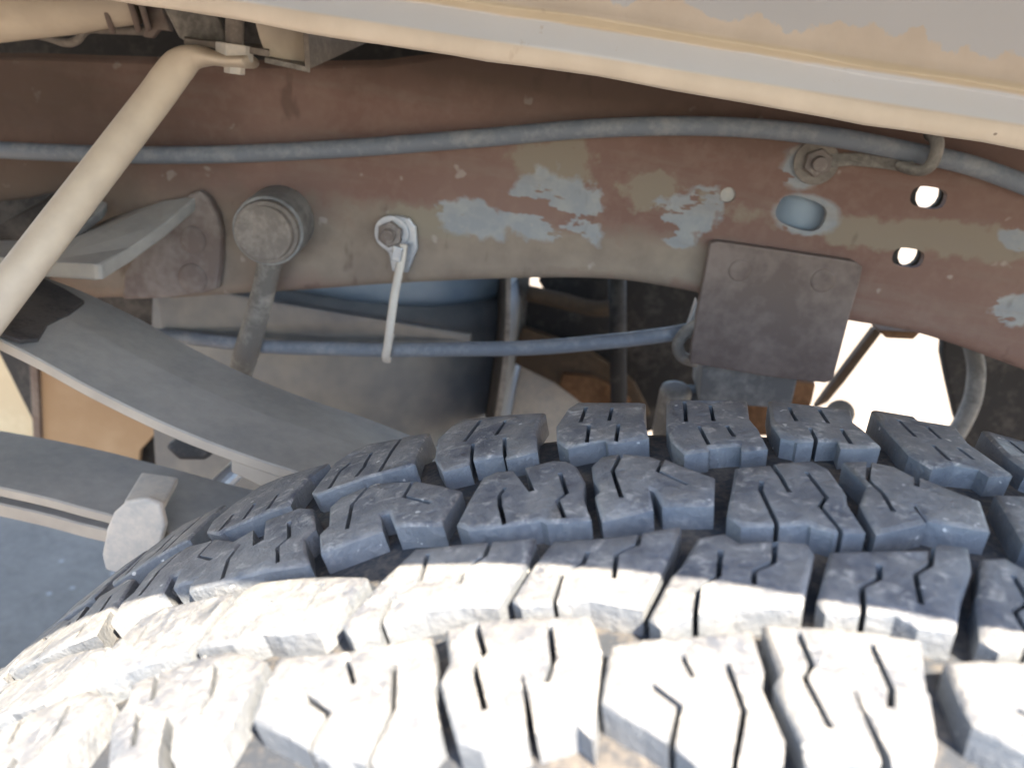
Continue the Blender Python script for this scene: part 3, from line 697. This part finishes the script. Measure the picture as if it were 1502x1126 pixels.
under(br, plate('end_wall', [(450, 10, .376), (455, 101, .376), (540, 62, .446), (540, 10, .446)], .4, .0, M_BUSH, None, 0, vec=(-.0025, 0, 0)))
# filler pipe at the upper left
pipe = thing('filler_pipe', 'cream pipe with collars at the upper left under the bed', 'pipe', at(60, 20, .40))
bm = bmesh.new(); tube(bm, [at(-120, 32, .385), at(0, 18, .392), at(90, 12, .398), at(140, 8, .402), at(200, 4, .408)], [.0145, .0140, .0128, .0115, .0100]); under(pipe, link_mesh('tube', bm, M_CREAM, None, True))
for px, py, r_ in ((150, 12, .0125), (188, 10, .0125), (203, 9, .0122)):
    bm = bmesh.new(); cyl(bm, at(px, py, .404), at(px + 9, py - 1, .4055), r_, seg=28, bw=.0012); under(pipe, link_mesh('collar', bm, M_BRACKET, None, False))
under(pipe, plate('strap_end', [(212, 8), (236, 10), (250, 46), (232, 44), (222, 56), (208, 54), (218, 30)], .405, .004, M_BRACKET, None, .001))
tag(tube_obj('wire', [at(-20, 48, .415), at(40, 50, .415), at(70, 55, .415), at(95, 63, .413), at(112, 60, .413), at(128, 44, .415), at(160, 44, .42), at(215, 46, .42)], .0022, M_BUSH), 'thin dirty wire drooping below the cream pipe', 'wire')
xa, xb = at(-300, 30, .62).x, at(930, 30, .62).x
bm = bmesh.new(); box(bm, ((xa + xb) / 2, .63, .90), (xb - xa, .02, .22)); tag(link_mesh('cross_member', bm, M_DARK), 'black cross member in the dark above the frame rail', 'cross member')

# ------------------------------------------------------------------ tank behind the rail
tank = thing('fuel_tank', 'dusty black fuel tank with rounded end hanging behind the rail', 'tank', at(560, 560, .60))
def drum(outline, ztop, zbot, bulge, mat, name, zt=None):
    bm = bmesh.new(); rings = []
    for k in range(13):
        t = k / 12; e = bulge * (math.sin(math.pi * t) ** .4 - 1)
        zz = ztop + (zbot - ztop) * t
        rings.append([bm.verts.new((x + e * nx_, y + e * ny_, zz + (zt(x) * (1 - t) if zt else 0))) for x, y, nx_, ny_ in outline])
    for A, B in zip(rings, rings[1:]):
        n = len(A)
        for i in range(n): bm.faces.new((A[i], A[(i + 1) % n], B[(i + 1) % n], B[i]))
    bm.faces.new(rings[0]); bm.faces.new(rings[-1]); bmesh.ops.recalc_face_normals(bm, faces=bm.faces)
    return under(tank, link_mesh(name, bm, mat, None, True))
xr = at(743, 520, .66).x; xl = at(236, 520, .60).x
def rounded(yf, yb, rad, xr):
    o = [(xl, yf, 0, -1)]
    for k in range(13):
        a = -math.pi / 2 + math.pi / 2 * k / 12
        o.append((xr - rad + rad * math.cos(a), yf + rad + rad * math.sin(a), math.cos(a), math.sin(a)))
    o += [(xr, yb, 1, 0), (xl, yb, 0, 1)]; return o
zs = at(560, 478, .58).z
drum(rounded(.585, .86, .15, xr), zs + .004, zs - .23, .012, M_TANK, 'lower_shell')
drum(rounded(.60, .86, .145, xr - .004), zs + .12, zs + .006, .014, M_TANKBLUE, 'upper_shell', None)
bm = bmesh.new(); q0, q1 = at(372, 438, .578), at(705, 492, .594)
under(tank, link_mesh('strap', slab([at(225, 408, .572), at(385, 440, .574), at(560, 470, .578), at(690, 490, .595), at(690, 502, .595), at(480, 505, .572), at(235, 486, .572)], (0, .008, 0), .002), M_TANK))
tube_pts = [at(200, 478, .570), at(300, 494, .568), at(372, 500, .570)]
under(tank, tube_obj('vent_line', [at(240, 486, .57), at(300, 493, .569), at(380, 500, .57)], .003, M_BUSHDARK))
q = [at(px, py, .60) for px, py in [(742, 395), (750, 395), (749, 470), (747, 530), (738, 590), (726, 660), (719, 660), (731, 585), (739, 525), (743, 450)]]
under(tank, link_mesh('corner_shade_plate', slab([p + Vector((-.0015, .004, 0)) for p in q], (-.055, .25, 0), .0004), M_DARK))  # added dark plate that keeps light off the tank's right corner
under(tank, link_mesh('end_flange', slab(q, (-.001, .004, 0), .0008), M_ROD))

# ------------------------------------------------------------------ things in the dark beyond the rail
axb = thing('inner_cross_member', 'dark brown cross member and hanger behind the grey cable', 'cross member', at(880, 480, .78))
under(axb, plate('upright', [(748, 395), (777, 395), (775, 440), (772, 470), (756, 530), (744, 600), (740, 600), (746, 520)], .80, .01, M_ROD, None, .001))
under(axb, plate('main_plate', [(765, 436), (793, 437), (797, 424), (789, 412), (796, 398), (885, 398), (1080, 400), (1060, 600), (930, 640), (918, 578), (850, 548), (790, 512), (770, 500)], .80, .02, M_DARK, None, .002))
under(axb, plate('pale_ground_fill', [(725, 525), (850, 525), (900, 660), (700, 660)], .86, .01, M_CLAMP, None, .001))  # added pale plate standing in for dimmer ground in the gap
under(axb, plate('lower_brace', [(765, 480), (860, 512), (930, 560), (955, 610), (880, 612), (812, 562), (750, 532)], .775, .012, M_DARKBROWN, None, .003))
under(axb, plate('rusty_lip', [(825, 548), (868, 552), (905, 570), (926, 588), (905, 606), (860, 598), (820, 566)], .768, .008, M_RUST, None, .002))
bm = bmesh.new(); cyl(bm, at(905, 380, .745), at(908, 640, .745), .0085, seg=20); under(axb, link_mesh('post', bm, M_DARK, None, True))
bm = bmesh.new(); tube(bm, [at(775, 430, .79), at(820, 440, .785), at(870, 452, .78), at(900, 450, .78)], .0085); under(axb, link_mesh('pipe', bm, M_DARKBROWN, None, True))
eye = thing('shock_eye', 'grey shock absorber end standing behind the tread beside the bracket', 'shock absorber', at(985, 590, .50))
bm = bmesh.new(); cyl(bm, at(992, 568, .49), at(980, 640, .50), .0105, .0118, 24, .004); under(eye, link_mesh('shell', bm, M_ROD, None, True))
bm = bmesh.new(); cyl(bm, at(1012, 570, .50), at(1012, 600, .50), .0095, seg=20, bw=.002); under(eye, link_mesh('bush', bm, M_BUSHDARK, None, True))
tag(tube_obj('cable_end', [at(1030, 470, .445), at(1003, 490, .446), at(994, 508, .447), at(1002, 524, .449), at(1020, 530, .455)], .0036, M_ROD), 'pale hooked cable end beside the brown bracket plate', 'cable end')
o = plate('bracket_foot', [(1012, 470, .462), (1022, 440, .462), (1030, 480, .462), (1006, 486, .462)], .46, .01, M_ZINC, None, .001); under(rail, o)
# right of the bracket: brace, hook and dark axle hardware in front of bright ground
tag(plate('diagonal_brace', [(1283, 482), (1296, 486), (1240, 560), (1215, 590), (1195, 600), (1215, 572)], .72, .012, M_DARKBROWN, None, .002), 'dark diagonal brace crossing the bright gap right of the bracket', 'brace')
ax = thing('axle_hardware', 'black axle hardware in shadow at the right edge behind the tread', 'axle', at(1460, 580, .62))
under(ax, plate('housing', [(1384, 490), (1600, 560), (1600, 720), (1440, 720), (1402, 612), (1390, 560), (1382, 520)], .66, .012, M_DARK, None, .003))
bm = bmesh.new(); tube(bm, [at(1424, 500, .60), at(1432, 540, .595), at(1428, 580, .59), at(1416, 612, .585), at(1400, 640, .58)], .0085, flat=[.7] * 2); under(ax, link_mesh('brake_line_hook', bm, M_ROD, None, True))
rb = thing('rusty_mount', 'rusty orange mount poking out below the brown bracket plate', 'mount', at(1180, 585, .6))
under(rb, plate('flange', [(1165, 558), (1198, 562), (1192, 590), (1170, 640), (1095, 640), (1098, 596), (1130, 580)], .58, .02, M_RUST, None, .003))
bm = bmesh.new(); cyl(bm, at(1232, 606, .60), at(1232, 606, .64), .011, seg=24, bw=.002); under(rb, link_mesh('stud', bm, M_ROD, None, True))
under(rail, plate('inner_tab', [(1290, 484), (1350, 488), (1340, 498), (1300, 496)], .53, .03, M_RUST, None, .001))
c = at(1175, 313, .49); bm = bmesh.new(); cyl(bm, c + Vector((-.0, 0, .06)), c - Vector((0, 0, .06)), .026, seg=28)
tag(link_mesh('inner_pipe', bm, M_TANKBLUE, None, True), 'blue grey pipe seen through the oval hole in the rail', 'pipe')
# low on the left beyond the springs
sheet = thing('tan_skid_box', 'tan painted sheet metal box seen between the spring leaves', 'skid box', at(120, 590, .75))
under(sheet, plate('front_panel', [(46, 480), (300, 560), (205, 660), (198, 720), (58, 720)], .75, .006, M_TAN, None, .001))
under(sheet, plate('edge_flange', [(40, 470, .745), (52, 470, .745), (62, 720, .745), (52, 720, .745)], .745, .02, M_BRACKET, None, .001))
under(sheet, plate('side_panel', [(-40, 440, .80), (42, 490, .76), (60, 640, .76)], .76, .006, M_DARK, None, .001))
under(sheet, plate('inner_panel', [(100, 400, .78), (330, 400, .78), (330, 700, .78), (196, 700, .78), (190, 560, .78)], .78, .006, M_DARK, None, .001))  # dark backdrop added beside the tank, standing in for deep shade
b0_ = at(0, 600, 1.9)
q = [at(-260, 400, 1.36), at(0, 478, 1.36), at(48, 570, 1.36), at(80, 660, 1.36), at(-260, 660, 1.36)]
tag(link_mesh('tan_board', slab(q, (0, .03, 0), .003), M_PLANK), 'pale tan board standing on the ground under the truck at the left edge', 'board')
o = plate('spacer_block', [(240, 655), (262, 640), (300, 648), (318, 660), (300, 676), (262, 676)], .40, .02, M_BUSHDARK, None, .003); under(lo_sp, o)
